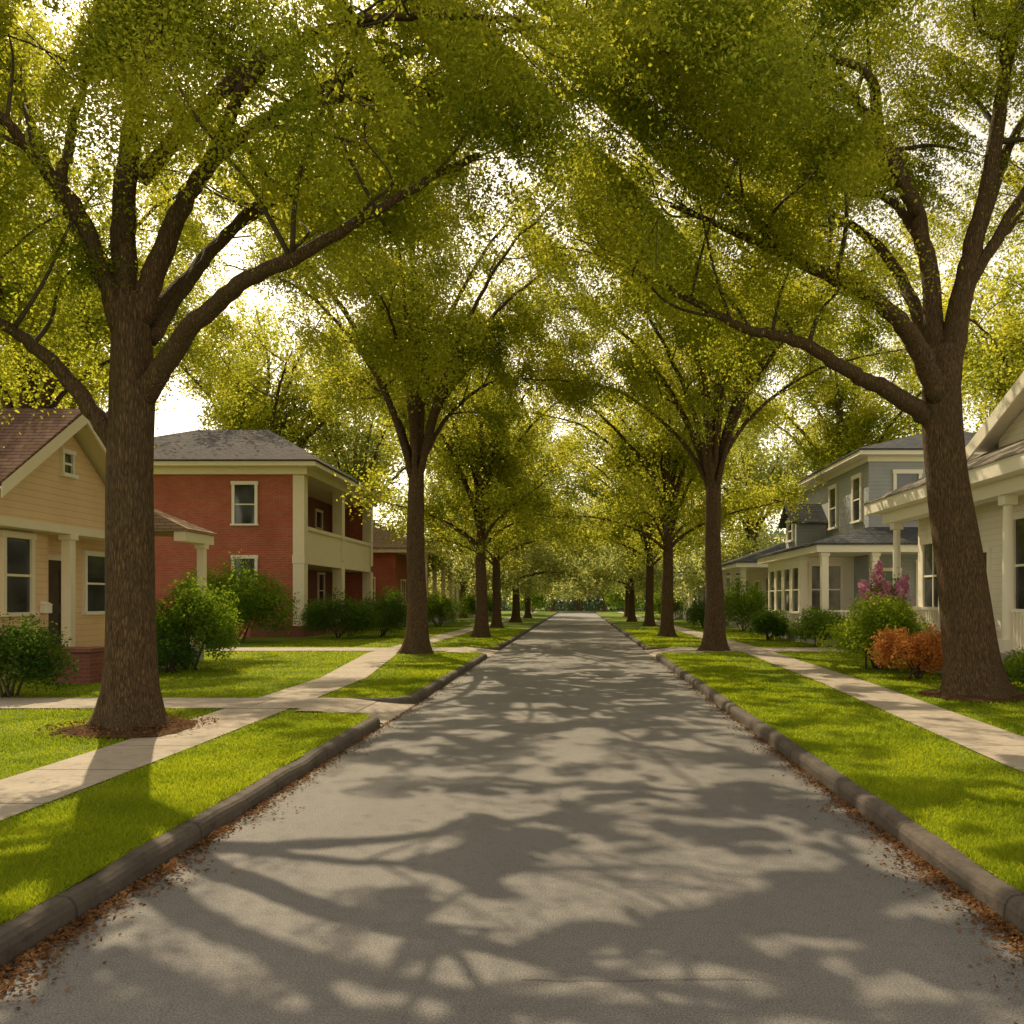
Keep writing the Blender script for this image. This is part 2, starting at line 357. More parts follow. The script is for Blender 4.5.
T1 = make_tree('large foreground tree with thick brown trunk beside the left pavement near the tan house', (-5.4, 10.3, G),
  [(( -5.4, 10.3, G-.05), .32), ((-5.42, 10.3, 1.7), .275), ((-5.43, 10.3, 3.2), .25), ((-5.40, 10.3, 4.4), .245), ((-5.44, 10.3, 5.4), .19)],
  [([P(142,400,10.3), P(185,335,10.0), P(240,285,9.6), P(310,250,9.3), P(385,205,9.2), P(480,155,9.3)], .14, .03),
   ([P(138,320,10.3), P(165,245,10.5), P(205,170,10.8), P(265,120,11), P(340,100,11.3), P(430,95,11.6)], .15, .03),
   ([P(128,330,10.35), P(122,220,10.4), P(135,110,10.5), P(150,30,10.6), P(165,-60,10.8), P(185,-140,11)], .17, .03),
   ([P(122,330,10.25), P(84,225,10.1), P(30,150,9.9), P(-20,100,9.6), P(-110,40,9.3)], .13, .03),
   ([P(122,455,10.3), P(70,382,10.2), P(20,335,10), P(-50,300,9.8), P(-140,230,9.6)], .12, .03),
   ([P(60,190,10), P(72,130,10.5), P(88,60,11), P(100,-40,11.8)], .07, .02),
   ([(-5.4,10.5,5.0), (-5.1,12.6,7.2), (-4.6,14.6,8.8), (-4.0,16.2,9.6)], .11, .03),
   ([P(140,180,10.5), (-4.0,10.8,8.6), (-2.4,11.6,9.6), (-.6,12.4,10.2)], .1, .03),
   ([P(200,180,10.8), (-3.6,9.8,7.9), (-2.2,9.2,8.0), (-.5,8.8,7.7)], .08, .025),
   ([P(265,120,11), P(370,65,11.2), P(480,35,11.4), P(600,25,11.7)], .07, .025),
   ([P(110,280,10.3), P(60,200,11), P(10,60,12), P(-40,-30,12.6)], .09, .025),
   ([P(150,340,10.4), P(190,280,11.4), P(250,210,12.4), P(310,170,13.2), P(370,150,13.8)], .09, .025)],
  11, 440000, .051, MT['leafA'], 10, 2.2, 6, 1.05, .26, tstart=.46, thin=thin_top)
R1 = make_tree('large foreground tree with forked dark trunk beside the right pavement near the white porch', (6.45, 13.8, G),
  [((6.45, 13.8, G-.05), .42), ((6.25, 13.8, 1.9), .37), ((6.0, 13.8, 3.6), .335), ((5.9, 13.8, 4.9), .31), ((5.95, 13.8, 5.8), .22)],
  [([P(935,420,13.8), P(890,392,13.6), P(850,372,13.4), P(800,342,13.1), P(745,328,12.8), P(690,300,12.5), P(635,272,12.3)], .16, .035),
   ([P(938,400,13.7), P(912,338,13.5), P(870,297,13.2), P(800,262,12.8), P(740,235,12.6), P(670,205,12.5)], .19, .03),
   ([P(945,390,13.8), P(963,290,13.8), P(986,195,13.7), P(1003,90,13.6), P(1020,0,13.5), P(1035,-80,13.4)], .22, .04),
   ([P(940,360,13.9), P(926,255,14.1), P(905,180,14.2), P(860,105,14.4), P(810,55,14.5), P(740,0,14.6)], .17, .03),
   ([P(985,215,13.7), P(1012,140,13.9), P(1065,70,14.2), P(1120,10,14.4)], .1, .03),
   ([(6.0,14.1,5.6), (5.8,16.0,8.2), (5.0,17.6,9.8), (4.2,18.6,10.4)], .13, .03),
   ([(6.1,13.8,6.4), (7.4,13.5,8.6), (8.6,13.2,10.0), (9.4,13,10.8)], .10, .03),
   ([P(915,215,14.1), (4.6,13.4,9.0), (2.8,13.6,10.0), (1.0,13.8,10.4)], .1, .03),
   ([P(880,140,14.3), (4.2,12.4,9.4), (2.6,11.2,8.9), (1.0,10.4,8.4)], .08, .025),
   ([P(860,105,14.4), P(770,70,13.7), P(680,65,13.1), P(590,90,12.7)], .07, .025),
   ([P(965,290,13.8), P(1000,240,14.6), P(1030,200,15.4), P(1050,150,16)], .08, .025),
   ([P(920,240,14.1), P(890,200,15), P(850,190,16), P(800,170,17)], .09, .025)],
  23, 440000, .057, MT['leafA'], 10, 2.5, 6, 1.15, .27, tstart=.46, thin=thin_top)
def generic(label, base, seed, h=12, R=4.6, nleaf=50000, ls=.13, lm='leafB', r=.29, low=3, high=4, lowz=2.0, lows=3.2, keep=None, nl=7, fork=4.6, gap=True):
    rg = np.random.default_rng(seed); x, y, z = base; lim = []
    for k in range(nl):
        a = k/nl*2*math.pi+rg.uniform(-.35, .35); o = np.array([math.cos(a), math.sin(a), 0]); zz = fork+rg.uniform(-.9, .2); e = rg.uniform(.85, 1.1)
        s = np.array([x, y, z+zz])
        lim.append(([s, s+o*.12*R+[0,0,.14*h], s+o*.36*R+[0,0,.29*h*e], s+o*.68*R+[0,0,.40*h*e], s+o*R*rg.uniform(.95,1.12)+[0,0,.45*h*e]], rg.uniform(.10,.15), .02))
    for k in range(high):
        a = k/high*2*math.pi+rg.uniform(-.4, .4)+.4; o = np.array([math.cos(a), math.sin(a), 0]); s = np.array([x, y, z+fork-.1])
        lim.append(([s, s+o*.4+[0,0,.2*h], s+o*.34*R+[0,0,.42*h], s+o*.68*R+[0,0,.58*h]], .12, .02))
    for k in range(low):
        a = k/low*2*math.pi+rg.uniform(-.6, .6)+.5; o = np.array([math.cos(a), math.sin(a), 0]); s = np.array([x, y, z+lows+rg.uniform(0, .7)])
        lim.append(([s, s+o*.2*R+[0,0,.5*lowz], s+o*.55*R+[0,0,.9*lowz], s+o*R*1.0+[0,0,lowz+rg.uniform(-.5,.5)]], .085, .02))
    s = np.array([x, y, z+fork-.2]); lim.append(([s, s+[.1,.1,.25*h], s+[-.2,.2,.45*h], s+[.3,0,.64*h]], .16, .02))
    return make_tree(label, base, [((x,y,z-.05), r*1.15), ((x+.03,y,z+1.5), r), ((x-.03,y,z+3.2), r*.88), ((x,y,z+fork), r*.74)], lim, seed, nleaf, ls, MT[lm], 7, 2.3, 6, 1.2, .31, rows, keep=keep, gap=gap)
gA = generic('second tree from the front in the left row, at the brick house path', (-4.75, 25, G), 5, 16, 5.9, 195000, .09, low=3, lows=5.0, lowz=3.8, fork=5.4, high=4)
gB = generic('second tree from the front in the right row, before the grey house', (4.2, 26.3, G), 8, 16, 5.9, 195000, .09, low=3, lows=4.8, lowz=3.6, fork=5.2, high=4, keep=lambda q: not (q[0] > 6.2 and q[2] < 8.4))
gC = generic('third tree from the front in the left row, past the brick house', (-4.1, 36, G), 13, 13.5, 5.3, 78000, .125, 'leafB', .25, 4, 4, 1.6)
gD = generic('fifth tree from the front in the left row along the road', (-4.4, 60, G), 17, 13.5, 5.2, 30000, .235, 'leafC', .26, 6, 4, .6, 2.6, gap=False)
def place(src, loc, rz, sc, label, group=rows, name=None):
    c = copy_tree(src); c.location = loc; c.rotation_euler.z = rz; c.scale = (sc, sc, sc); c['label'] = label; c['group'] = group
    if name: c.name = name
    return c
place(gC, (-4.6, 48, G), 1.1, .97, 'fourth tree from the front in the left row along the road')
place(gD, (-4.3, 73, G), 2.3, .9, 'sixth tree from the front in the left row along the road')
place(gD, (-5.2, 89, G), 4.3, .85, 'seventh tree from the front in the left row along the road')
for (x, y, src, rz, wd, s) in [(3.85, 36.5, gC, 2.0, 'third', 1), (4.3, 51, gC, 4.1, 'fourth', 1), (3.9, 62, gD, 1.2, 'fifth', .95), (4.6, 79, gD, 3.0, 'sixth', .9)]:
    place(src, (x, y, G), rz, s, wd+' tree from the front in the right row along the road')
bg = 'trees behind the houses'
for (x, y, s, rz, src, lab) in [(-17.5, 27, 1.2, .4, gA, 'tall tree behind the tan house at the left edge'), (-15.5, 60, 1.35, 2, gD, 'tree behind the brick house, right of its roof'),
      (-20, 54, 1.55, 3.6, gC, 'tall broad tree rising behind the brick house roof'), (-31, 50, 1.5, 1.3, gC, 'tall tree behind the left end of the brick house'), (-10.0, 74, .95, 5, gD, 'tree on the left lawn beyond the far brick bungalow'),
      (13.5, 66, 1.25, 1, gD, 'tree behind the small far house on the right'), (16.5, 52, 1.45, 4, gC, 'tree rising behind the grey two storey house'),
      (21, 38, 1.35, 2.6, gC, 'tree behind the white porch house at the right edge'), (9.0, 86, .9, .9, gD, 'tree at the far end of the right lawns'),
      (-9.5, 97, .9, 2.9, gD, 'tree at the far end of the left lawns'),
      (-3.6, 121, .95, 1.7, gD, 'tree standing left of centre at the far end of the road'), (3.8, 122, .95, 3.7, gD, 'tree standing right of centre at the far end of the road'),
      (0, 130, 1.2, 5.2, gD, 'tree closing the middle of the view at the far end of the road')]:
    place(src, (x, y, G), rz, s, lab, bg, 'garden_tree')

# ------------------------------------------------------------------ shrubs
def bush(label, loc, rad, n, ls, mat, seed, cat='shrub', name='shrub', group=None, blossom=0, tight=1.0):
    rng = np.random.default_rng(seed); root = thing(name, label, cat, loc, group)
    nb = 34; a = rng.uniform(0, 2*math.pi, nb); ph = np.arccos(rng.uniform(-.1, 1, nb)); rr = rng.uniform(.45, .95, nb)
    c = np.stack([np.cos(a)*np.sin(ph)*rr*rad[0], np.sin(a)*np.sin(ph)*rr*rad[1], np.cos(ph)*rr*rad[2]*.62+rad[2]*.38], 1)
    k = rng.integers(0, nb, n); d = norm(rng.normal(size=(n, 3)))*np.cbrt(rng.uniform(.15, 1, n))[:, None]
    p = c[k]+d*np.array(rad)*np.array([.34, .34, .28])*tight*rng.uniform(.8, 1.25, (n, 1)); p[:, 2] = np.maximum(p[:, 2], .03)
    fast('foliage', leaf_verts(p+np.array(loc), ls, rng, .9, .5), 4, mat, root)
    mb = MB()
    for j in range(7):
        q = c[j*4]+np.array(loc); b = np.array(loc)+np.array([rng.normal()*.08, rng.normal()*.08, -.03])
        mb.tube(catmull([b, b*.5+q*.5+np.array([0, 0, .1]), q], 4), np.linspace(.025, .008, 9), 5)
    mb.build('stem', MT['twig'], root, True)
    if blossom:
        top = c[np.argsort(-c[:, 2])[:12]]; k = rng.integers(0, 12, blossom); sp = rng.uniform(0, 1, blossom)**.8
        dirs = norm(rng.normal(size=(12, 3))*np.array([.5, .5, .2])+np.array([0, 0, 1]))
        p = top[k]+dirs[k]*(sp*.6)[:, None]+rng.normal(size=(blossom, 3))*(.10*(1.15-sp))[:, None]
        fast('blossom', leaf_verts(p+np.array(loc), .09, rng, .3, .8), 4, MT['pink'], root)
    return root
bush('dark green shrub at the left edge of the photo under the tan house window', (-9.2, 13.8, G), (.8, .75, 1.2), 11000, .06, MT['shrubD'], 31)
bush('bright green leafy shrub just right of the large left trunk', (-8.7, 19.0, G), (1.1, 1.0, 1.75), 16000, .075, MT['shrub'], 32)
bush('big rounded green bush against the side of the brick house', (-12.6, 31.5, G), (2.0, 1.7, 2.7), 18000, .11, MT['shrub'], 33)
bush('low clipped bush by the brick house porch steps', (-9.9, 35.0, G), (1.6, 1.3, 1.7), 13000, .09, MT['shrubD'], 34)
bush('dark bush left of the second left trunk', (-8.4, 36.5, G), (1.2, 1.2, 1.9), 9000, .09, MT['shrubD'], 35)
bush('bush in front of the far brick bungalow, right of the second left trunk', (-8.2, 50, G), (1.4, 1.5, 1.9), 7500, .12, MT['shrub'], 36)
bush('yellow green rounded bush in front of the white porch', (6.75, 19.2, G), (1.1, 1.0, 1.55), 18000, .07, MT['shrubY'], 41)
bush('rust orange bush at the foot of the white porch, beside the large right trunk', (6.7, 16.9, G), (.85, .75, 1.05), 9000, .06, MT['shrubR'], 42, tight=.85)
bush('tall flowering bush with pink blossom by the white porch railing', (7.5, 20.6, G), (.55, .5, 2.2), 5000, .07, MT['shrub'], 43, 'flowering bush', 'flowering_shrub', None, 3200)
bush('low green bush before the grey house porch', (8.1, 28.6, G), (1.2, .9, 1.15), 10000, .08, MT['shrub'], 44)
bush('small dark bush beside the sunroom of the grey house', (7.6, 33.5, G), (.9, .9, 1.1), 7000, .09, MT['shrubD'], 45)
bush('upright green bush between the grey house and the small far house', (8.2, 42.5, G), (1.3, 1.2, 2.5), 9000, .11, MT['shrub'], 46)
bush('green ground bush at the right edge of the photo beside the large trunk', (8.0, 14.6, G), (.7, .9, .75), 7000, .06, MT['shrub'], 48)
bush('low leafy bush at the near foot of the white porch', (7.3, 18.2, G), (.5, .6, .6), 5000, .06, MT['shrubY'], 49)
bush('bush beside the pavement in front of the small far house', (7.0, 47, G), (1.0, 1.2, 1.5), 5000, .12, MT['shrubD'], 50)
bush('low shrub along the tan house porch behind the large left trunk', (-8.8, 18.3, G), (.6, .6, .8), 6000, .06, MT['shrubD'], 51)
bush('round bush on the left lawn near the far end of the road', (-7.6, 66, G), (1.6, 1.6, 2.2), 4500, .17, MT['shrub'], 52)
bush('broad bush on the right lawn near the far end of the road', (7.0, 68, G), (1.6, 1.6, 2.2), 4500, .17, MT['shrub'], 53)
bush('tall bush closing the left side of the road at its far end', (-5.6, 104, G), (2.4, 2, 3.4), 4500, .26, MT['shrub'], 54)
bush('tall bush closing the right side of the road at its far end', (5.6, 100, G), (2.4, 2, 3.6), 4500, .26, MT['shrub'], 55)

# ------------------------------------------------------------------ house helpers
def wall_box(mb, axis, sign, pos_, a0, a1, z0, z1, d0, d1):
    if axis == 'x': mb.box(pos_+sign*d0, pos_+sign*d1, a0, a1, z0, z1)
    else: mb.box(a0, a1, pos_+sign*d0, pos_+sign*d1, z0, z1)
def window(root, axis, sign, pos_, a, z, w, h, trim='cream', vert=0, fr=.09, curtain=True):
    a0, a1, z0, z1 = a-w/2, a+w/2, z-h/2, z+h/2; mb = MB(); B = lambda *k: wall_box(mb, axis, sign, pos_, *k)
    B(a0-fr, a0, z0, z1, -.02, .075); B(a1, a1+fr, z0, z1, -.02, .075); B(a0-fr-.03, a1+fr+.03, z1, z1+fr+.03, -.02, .09)
    B(a0, a1, z-.025, z+.025, -.02, .05)
    for k in range(vert):
        m = a0+(a1-a0)*(k+1)/(vert+1); B(m-.02, m+.02, z0, z-.025, -.02, .045); B(m-.02, m+.02, z+.025, z1, -.02, .045)
    o = mb.build('window', MT[trim], root)
    mb = MB(); wall_box(mb, axis, sign, pos_, a0+.002, a1-.002, z0, z1-.002, -.02, .022); mb.build('pane', MT['glass'], o)
    mb = MB(); wall_box(mb, axis, sign, pos_, a0-fr-.05, a1+fr+.05, z0-.08, z0, -.02, .13); mb.build('sill', MT[trim], o)
    return o
def door(root, axis, sign, pos_, a, z0, w=.95, h=2.1, trim='cream', col='dark'):
    mb = MB(); B = lambda *k: wall_box(mb, axis, sign, pos_, *k)
    B(a-w/2, a+w/2, z0, z0+h, -.02, .03)
    for s in (-1, 1):
        for (q0, q1) in ((.2, .9), (1.1, 1.9)): B(a+s*.05, a+s*(w/2-.1), z0+q0, z0+q1, .028, .045)
    o = mb.build('door', MT[col], root)
    mb = MB(); B(a-w/2-.1, a-w/2, z0, z0+h, -.02, .07); B(a+w/2, a+w/2+.1, z0, z0+h, -.02, .07); B(a-w/2-.12, a+w/2+.12, z0+h, z0+h+.12, -.02, .08)
    mb.build('door_frame', MT[trim], o)
    mb = MB(); B(a+w/2-.12, a+w/2-.08, z0+.98, z0+1.08, .03, .09); mb.build('handle', MT['metal'], o)
def column(root, x, y, z0, z1, w=.2, mat='cream', cap=True):
    mb = MB(); mb.box(x-w/2, x+w/2, y-w/2, y+w/2, z0+.12, z1-.12)
    mb.box(x-w/2-.04, x+w/2+.04, y-w/2-.04, y+w/2+.04, z0, z0+.12); mb.box(x-w/2-.04, x+w/2+.04, y-w/2-.04, y+w/2+.04, z1-.12, z1)
    return mb.build('column', MT[mat], root, bevel=.008)
def rail(root, axis, pos_, a0, a1, z0, h=.85, mat='white', st=.13):
    mb = MB(); wall_box(mb, axis, 1, pos_, a0, a1, z0+h-.07, z0+h, -.045, .045); wall_box(mb, axis, 1, pos_, a0, a1, z0+.08, z0+.14, -.03, .03)
    n = max(1, int((a1-a0)/st))
    for k in range(n):
        a = a0+(k+.5)*(a1-a0)/n; wall_box(mb, axis, 1, pos_, a-.02, a+.02, z0+.14, z0+h-.07, -.02, .02)
    return mb.build('railing', MT[mat], root)
def steps(root, axis, sign, pos_, a0, a1, z1, n, mat='floor', run=.3):
    mb = MB()
    for k in range(n): wall_box(mb, axis, sign, pos_, a0, a1, G-.05, z1-(k+1)*(z1-G)/(n+1), k*run, (k+1)*run)
    return mb.build('steps', MT[mat], root, bevel=.01)

# ---- tan house
h = thing('tan_house', 'tan clapboard house with brown gable roof at the left edge, behind the large left tree', 'house', (-13, 18, G))
mb = MB(); mb.box(-20, -11, 16.1, 20.3, 3.3, 3.98)
mb.solid([(-11,16.1,3.98),(-11,20.3,3.98),(-11,18.2,5.5)], [(-20,16.1,3.98),(-20,20.3,3.98),(-20,18.2,5.5)])
mb.box(-20, -11.4, 16.1, 18.3, G-.1, 3.3); mb.box(-20, -11.9, 18.3, 21.7, G-.1, 3.3)
mb.build('wall', MT['tan'], h)
ov = -10.55
sl = ([(-20.4,15.55,3.88),(ov,15.55,3.88),(ov,18.2,5.8),(-20.4,18.2,5.8)], [(-20.4,18.2,5.8),(ov,18.2,5.8),(ov,20.85,3.88),(-20.4,20.85,3.88)])
rf = MB(); rf.slab(sl[0], .1); rf.slab(sl[1], .1); rf.build('roof', MT['brown'], h)
rf = MB(); rf.slab(sl[0], .03, -.103); rf.slab(sl[1], .03, -.103); rf.build('soffit', MT['cream'], h)
rk = MB(); rk.solid([(ov+.002,15.55,3.57),(ov+.002,18.2,5.49),(ov+.002,18.2,5.69),(ov+.002,15.55,3.77)], [(ov+.05,15.5,3.57),(ov+.05,18.2,5.49),(ov+.05,18.2,5.77),(ov+.05,15.5,3.84)])
rk.solid([(ov+.002,20.85,3.57),(ov+.002,18.2,5.49),(ov+.002,18.2,5.69),(ov+.002,20.85,3.77)], [(ov+.05,20.9,3.57),(ov+.05,18.2,5.49),(ov+.05,18.2,5.77),(ov+.05,20.9,3.84)])
rk.build('rake_board', MT['cream'], h)
MB().frustum((-16.2,-9.35,20.35,22.1), 3.35, (-15,-10.98,20.8,21.2), 4.15).build('porch_roof', MT['beige'], h)
MB().box(-9.7,-9.42,20.4,22.0,3.12,3.347).build('porch_beam', MT['cream'], h)
MB().box(-11.38,-10.93,16.02,20.34,3.12,3.297).build('overhang_beam', MT['cream'], h)
MB().box(-11.89,-9.55,18.31,21.7,G-.1,.5).build('porch_floor', MT['floor'], h)
column(h, -11.06, 18.45, .5, 3.12, .2, 'cream'); column(h, -9.56, 21.6, .5, 3.12, .18, 'cream')
rail(h, 'x', -9.62, 18.5, 21.45, .5, .8, 'cream')
MB().box(-11.39,-11.36,16.1,16.24,G,3.1).build('corner_board', MT['cream'], h)
window(h, 'x', 1, -11, 18.25, 4.62, .3, .42, 'white', 0, .06)
window(h, 'x', 1, -11.4, 17.25, 2.2, .78, 1.5, 'cream', 0, .1); window(h, 'x', 1, -11.9, 20.95, 2.1, .9, 1.35, 'white'); door(h, 'x', 1, -11.9, 19.4, .5)
MB().box(-9.8,-9.1,15.85,16.35,G-.05,.72).build('porch_wall', MT['brickd'], h); MB().box(-9.86,-9.04,15.79,16.39,.72,.80).build('coping', MT['brickd'], h, bevel=.01)
mb = MB(); mb.box(-11.4,-11.24,18.0,18.18,1.42,1.60); mb.solid([(-11.4,17.98,1.60),(-11.22,17.98,1.60),(-11.22,18.2,1.60),(-11.4,18.2,1.60)], [(-11.4,17.98,1.68),(-11.38,17.98,1.68),(-11.38,18.2,1.68),(-11.4,18.2,1.68)])
mb.build('mailbox', MT['white'], h, bevel=.01)

# ---- brick house
h = thing('brick_house', 'two storey red brick house with grey hip roof and cream two level porch', 'house', (-17, 42, G))
mb = MB(); mb.box(-23, -14.2, 36, 48, G-.1, 7.0); mb.box(-14.2, -12.42, 36, 36.35, .6, 7.0); mb.box(-14.2, -12.0, 47.65, 48, .6, 7.0)
mb.build('wall', MT['brick'], h)
MB().box(-14.195,-14.1,36.36,47.64,.6,7.0).build('porch_shade_wall', MT['brickd'], h)  # darker brick sheet, painting the recess shade over the red back wall
MB().box(-14.19,-11.9,35.9,48.1,G-.1,.6).build('foundation', MT['brickd'], h)
MB().box(-23.2,-11.75,35.75,48.25,7.0,7.28).build('frieze', MT['cream'], h); MB().box(-23.7,-11.25,35.25,48.75,7.28,7.46).build('eave', MT['cream'], h)
MB().hip(-23.75,-11.2,35.2,48.8,7.463,(-19.2,42,10.1),(-15.6,42,10.1),.07).build('roof', MT['slate'], h)
window(h, 'y', -1, 36, -14.45, 5.75, .85, 1.65, 'white', 0, .12); window(h, 'y', -1, 36, -14.45, 2.6, .85, 1.7, 'white', 0, .12)
MB().box(-14.09,-11.98,36.36,47.64,3.25,3.6).build('balcony_floor', MT['cream'], h)
for k, (a, b) in enumerate(((36.45, 41.8), (42.2, 47.5))):
    mb = MB(); mb.box(-12.2,-12.0,a,b,3.602,4.7); mb.box(-12.26,-11.94,a-.02,b+.02,4.7,4.86); mb.build('parapet', MT['cream'], h)
for y in (36.2, 42.0, 47.8):
    for (z0, z1) in ((.6, 3.25), (3.602, 7.0)):
        MB().box(-12.42,-11.93, y-.24, y+.24, z0, z1-.002).build('column', MT['cream'], h, bevel=.015)
MB().box(-12.44,-11.91,35.94,36.46,3.25,3.6).build('corner_block', MT['cream'], h)
for y in (38.8, 45.0): window(h, 'x', 1, -14.1, y, 5.5, 1.0, 1.7, 'white', 0, .1)
window(h, 'x', 1, -14.1, 38.6, 2.2, .95, 1.7, 'white', 0, .1); door(h, 'x', 1, -14.1, 41.0, .6, 1.0, 2.2); window(h, 'x', 1, -14.1, 45.4, 2.2, .95, 1.7, 'white', 0, .1)
steps(h, 'x', 1, -11.9, 43.2, 45.2, .6, 2, 'brickd')
h.location.x += .35

def bungalow(label, x_in, x_out, y0, y1, wallm, roofm, ez, rz, sgn, name, trim='white'):
    xc = (x_in+x_out)/2; h = thing(name, label, 'house', (xc, (y0+y1)/2, G)); xp = x_in+sgn*1.9
    MB().box(x_in, x_out, y0, y1, G-.1, ez).build('wall', MT[wallm], h)
    X0, X1 = sorted((xp+sgn*.5, x_out-sgn*.5)); mb = MB(); ym = (y0+y1)/2
    MB().box(X0+.06, X1-.06, y0-.44, y1+.44, ez, ez+.24).build('eave', MT[trim], h)
    mb.hip(X0, X1, y0-.5, y1+.5, ez+.243, (xc, y0+3.4, rz), (xc, y1-3.4, rz)); mb.build('roof', MT[roofm], h)
    MB().box(x_in+sgn*.002, xp+sgn*.1, y0+.1, y1-.1, G-.1, .6).build('porch_floor', MT['floor'], h)
    n = 4
    for k in range(n): column(h, xp-sgn*.1, y0+.4+k*(y1-y0-.8)/(n-1), .6, ez, .28, trim)
    for k in range(n-1):
        a = y0+.4+k*(y1-y0-.8)/(n-1); b = y0+.4+(k+1)*(y1-y0-.8)/(n-1)
        if k != 1: rail(h, 'x', xp-sgn*.1, a+.18, b-.18, .6, .8, trim, .2); window(h, 'x', sgn, x_in, (a+b)/2, 2.2, 1.2, 1.5, trim, 1)
        else: door(h, 'x', sgn, x_in, (a+b)/2, .6, 1.0, 2.2, trim); steps(h, 'x', sgn, xp+sgn*.1, a+.4, b-.4, .6, 2)
    window(h, 'y', -1, y0, x_in-sgn*1.8, 2.3, .9, 1.5, trim); window(h, 'y', -1, y0, x_in-sgn*4.5, 2.3, .9, 1.5, trim)
    return h
bungalow('single storey brick house with pale hip roof beyond the two storey brick house', -11.6, -19, 54, 66, 'brick', 'beige', 4.7, 7.2, 1, 'brick_bungalow', 'cream')
bungalow('small house with charcoal roof and white porch columns beyond the grey two storey house', 11.0, 18, 47, 57, 'sage', 'char', 3.5, 5.9, -1, 'porch_bungalow')
bungalow('farthest pale house on the right side with a low charcoal roof', 10.6, 17, 66, 76, 'grey', 'char', 3.4, 5.7, -1, 'porch_bungalow')
bungalow('farthest tan house on the left side, half hidden by tree trunks', -11.6, -18, 78, 88, 'sage', 'brown', 3.6, 6.0, 1, 'porch_bungalow')

# ---- white porch house (right foreground)
h = thing('porch_house', 'cream white house with deep columned porch at the right edge, behind the large right tree', 'house', (12.5, 17.5, G))
mb = MB(); mb.box(9.3, 17, 11, 19.4, G-.1, 5.35); mb.solid([(9.3,11,5.35),(9.3,19.4,5.35),(9.3,15.2,7.05)], [(17,11,5.35),(17,19.4,5.35),(17,15.2,7.05)])
mb.box(9.3, 16, 19.4, 24, G-.1, 4.3); mb.build('wall', MT['sage'], h)
xo = 8.85
sl = ([(xo,10.5,5.32),(17.4,10.5,5.32),(17.4,15.2,7.3),(xo,15.2,7.3)], [(xo,15.2,7.3),(17.4,15.2,7.3),(17.4,19.95,5.3),(xo,19.95,5.3)])
rf = MB(); rf.slab(sl[0], .1); rf.slab(sl[1], .1); rf.build('roof', MT['char'], h)
rf = MB(); rf.slab(sl[0], .03, -.103); rf.slab(sl[1], .03, -.103); rf.build('soffit', MT['white'], h)
rk = MB()
rk.solid([(xo-.05,20.0,4.93),(xo-.05,15.2,6.95),(xo-.05,15.2,7.28),(xo-.05,20.0,5.27)], [(xo-.002,20.0,4.93),(xo-.002,15.2,6.95),(xo-.002,15.2,7.28),(xo-.002,20.0,5.27)])
rk.solid([(xo-.05,10.4,4.93),(xo-.05,15.2,6.95),(xo-.05,15.2,7.28),(xo-.05,10.4,5.27)], [(xo-.002,10.4,4.93),(xo-.002,15.2,6.95),(xo-.002,15.2,7.28),(xo-.002,10.4,5.27)])
rk.build('rake_board', MT['white'], h)
MB().frustum((7.95,16.6,10.4,24.6), 4.45, (9.25,15,12,22.2), 5.15, .03).build('porch_roof', MT['porchr'], h)
mb = MB(); mb.box(7.98,9.29,10.43,24.57,4.15,4.447); mb.box(9.29,16.5,24.0,24.57,4.15,4.447); mb.build('eave', MT['white'], h)
mb = MB(); mb.box(8.35,8.75,10.8,24.15,3.85,4.148); mb.build('porch_beam', MT['white'], h)
MB().box(8.25,9.298,10.7,24.2,G-.1,.62).build('porch_floor', MT['floor'], h)
for y in (23.6, 20.6, 17.5, 13): 
    mb = MB(); x = 8.55; mb.tube([(x,y,.9),(x,y,1.2),(x,y,3.65)], [.115,.115,.095], 16); mb.box(x-.15,x+.15,y-.15,y+.15,.62,.9); mb.box(x-.14,x+.14,y-.14,y+.14,3.65,3.85); mb.build('column', MT['white'], h, bevel=.01)
for a, b in ((20.8, 23.4), (13.2, 17.3)): rail(h, 'x', 8.55, a, b, .62, .9)
rail(h, 'y', 23.7, 8.75, 9.28, .62, .9)
steps(h, 'x', -1, 8.25, 18.2, 19.8, .62, 3)
window(h, 'x', -1, 9.3, 22.9, 2.35, 1.2, 1.75, 'white', 1, .13); window(h, 'x', -1, 9.3, 18.2-.1, 2.45, 1.0, 2.0, 'white', 0, .13); window(h, 'x', -1, 9.3, 14.6, 2.4, 1.2, 1.9, 'white', 1, .13)
door(h, 'x', -1, 9.3, 20.3, .62, .95, 2.2, 'white'); window(h, 'x', -1, 9.3, 15.2, 5.9, .8, .9, 'white', 0, .1)
h.location.x += .3

# ---- grey two-storey house
h = thing('grey_house', 'two storey grey clapboard house with white trim, sunroom and wrap porch on the right', 'house', (14, 36, G))
MB().box(10.6, 19, 31, 40.6, G-.1, 6.75).build('wall', MT['grey'], h)
MB().box(10.55,19.05,30.95,40.65,6.75,6.93).build('frieze', MT['white'], h); MB().box(10.1,19.5,30.5,41.1,6.93,7.08).build('eave', MT['white'], h)
MB().hip(10.05,19.55,30.45,41.15,7.083,(14.8,34.8,8.7),(14.8,36.8,8.7)).build('roof', MT['char'], h)
for y in (35.2, 32.2): window(h, 'x', -1, 10.6, y, 5.5, .8, 1.6, 'white', 0, .12)
window(h, 'y', -1, 31, 12.0, 5.5, .8, 1.6, 'white', 0, .12)
MB().frustum((8.1,14.5,29.1,38.9), 3.6, (10.55,14.4,30.9,38.2), 4.35).build('porch_roof', MT['char'], h)
mb = MB(); mb.box(8.2,14.4,29.2,30.98,3.35,3.597); mb.box(8.2,10.58,30.98,38.8,3.35,3.597); mb.build('eave', MT['white'], h)
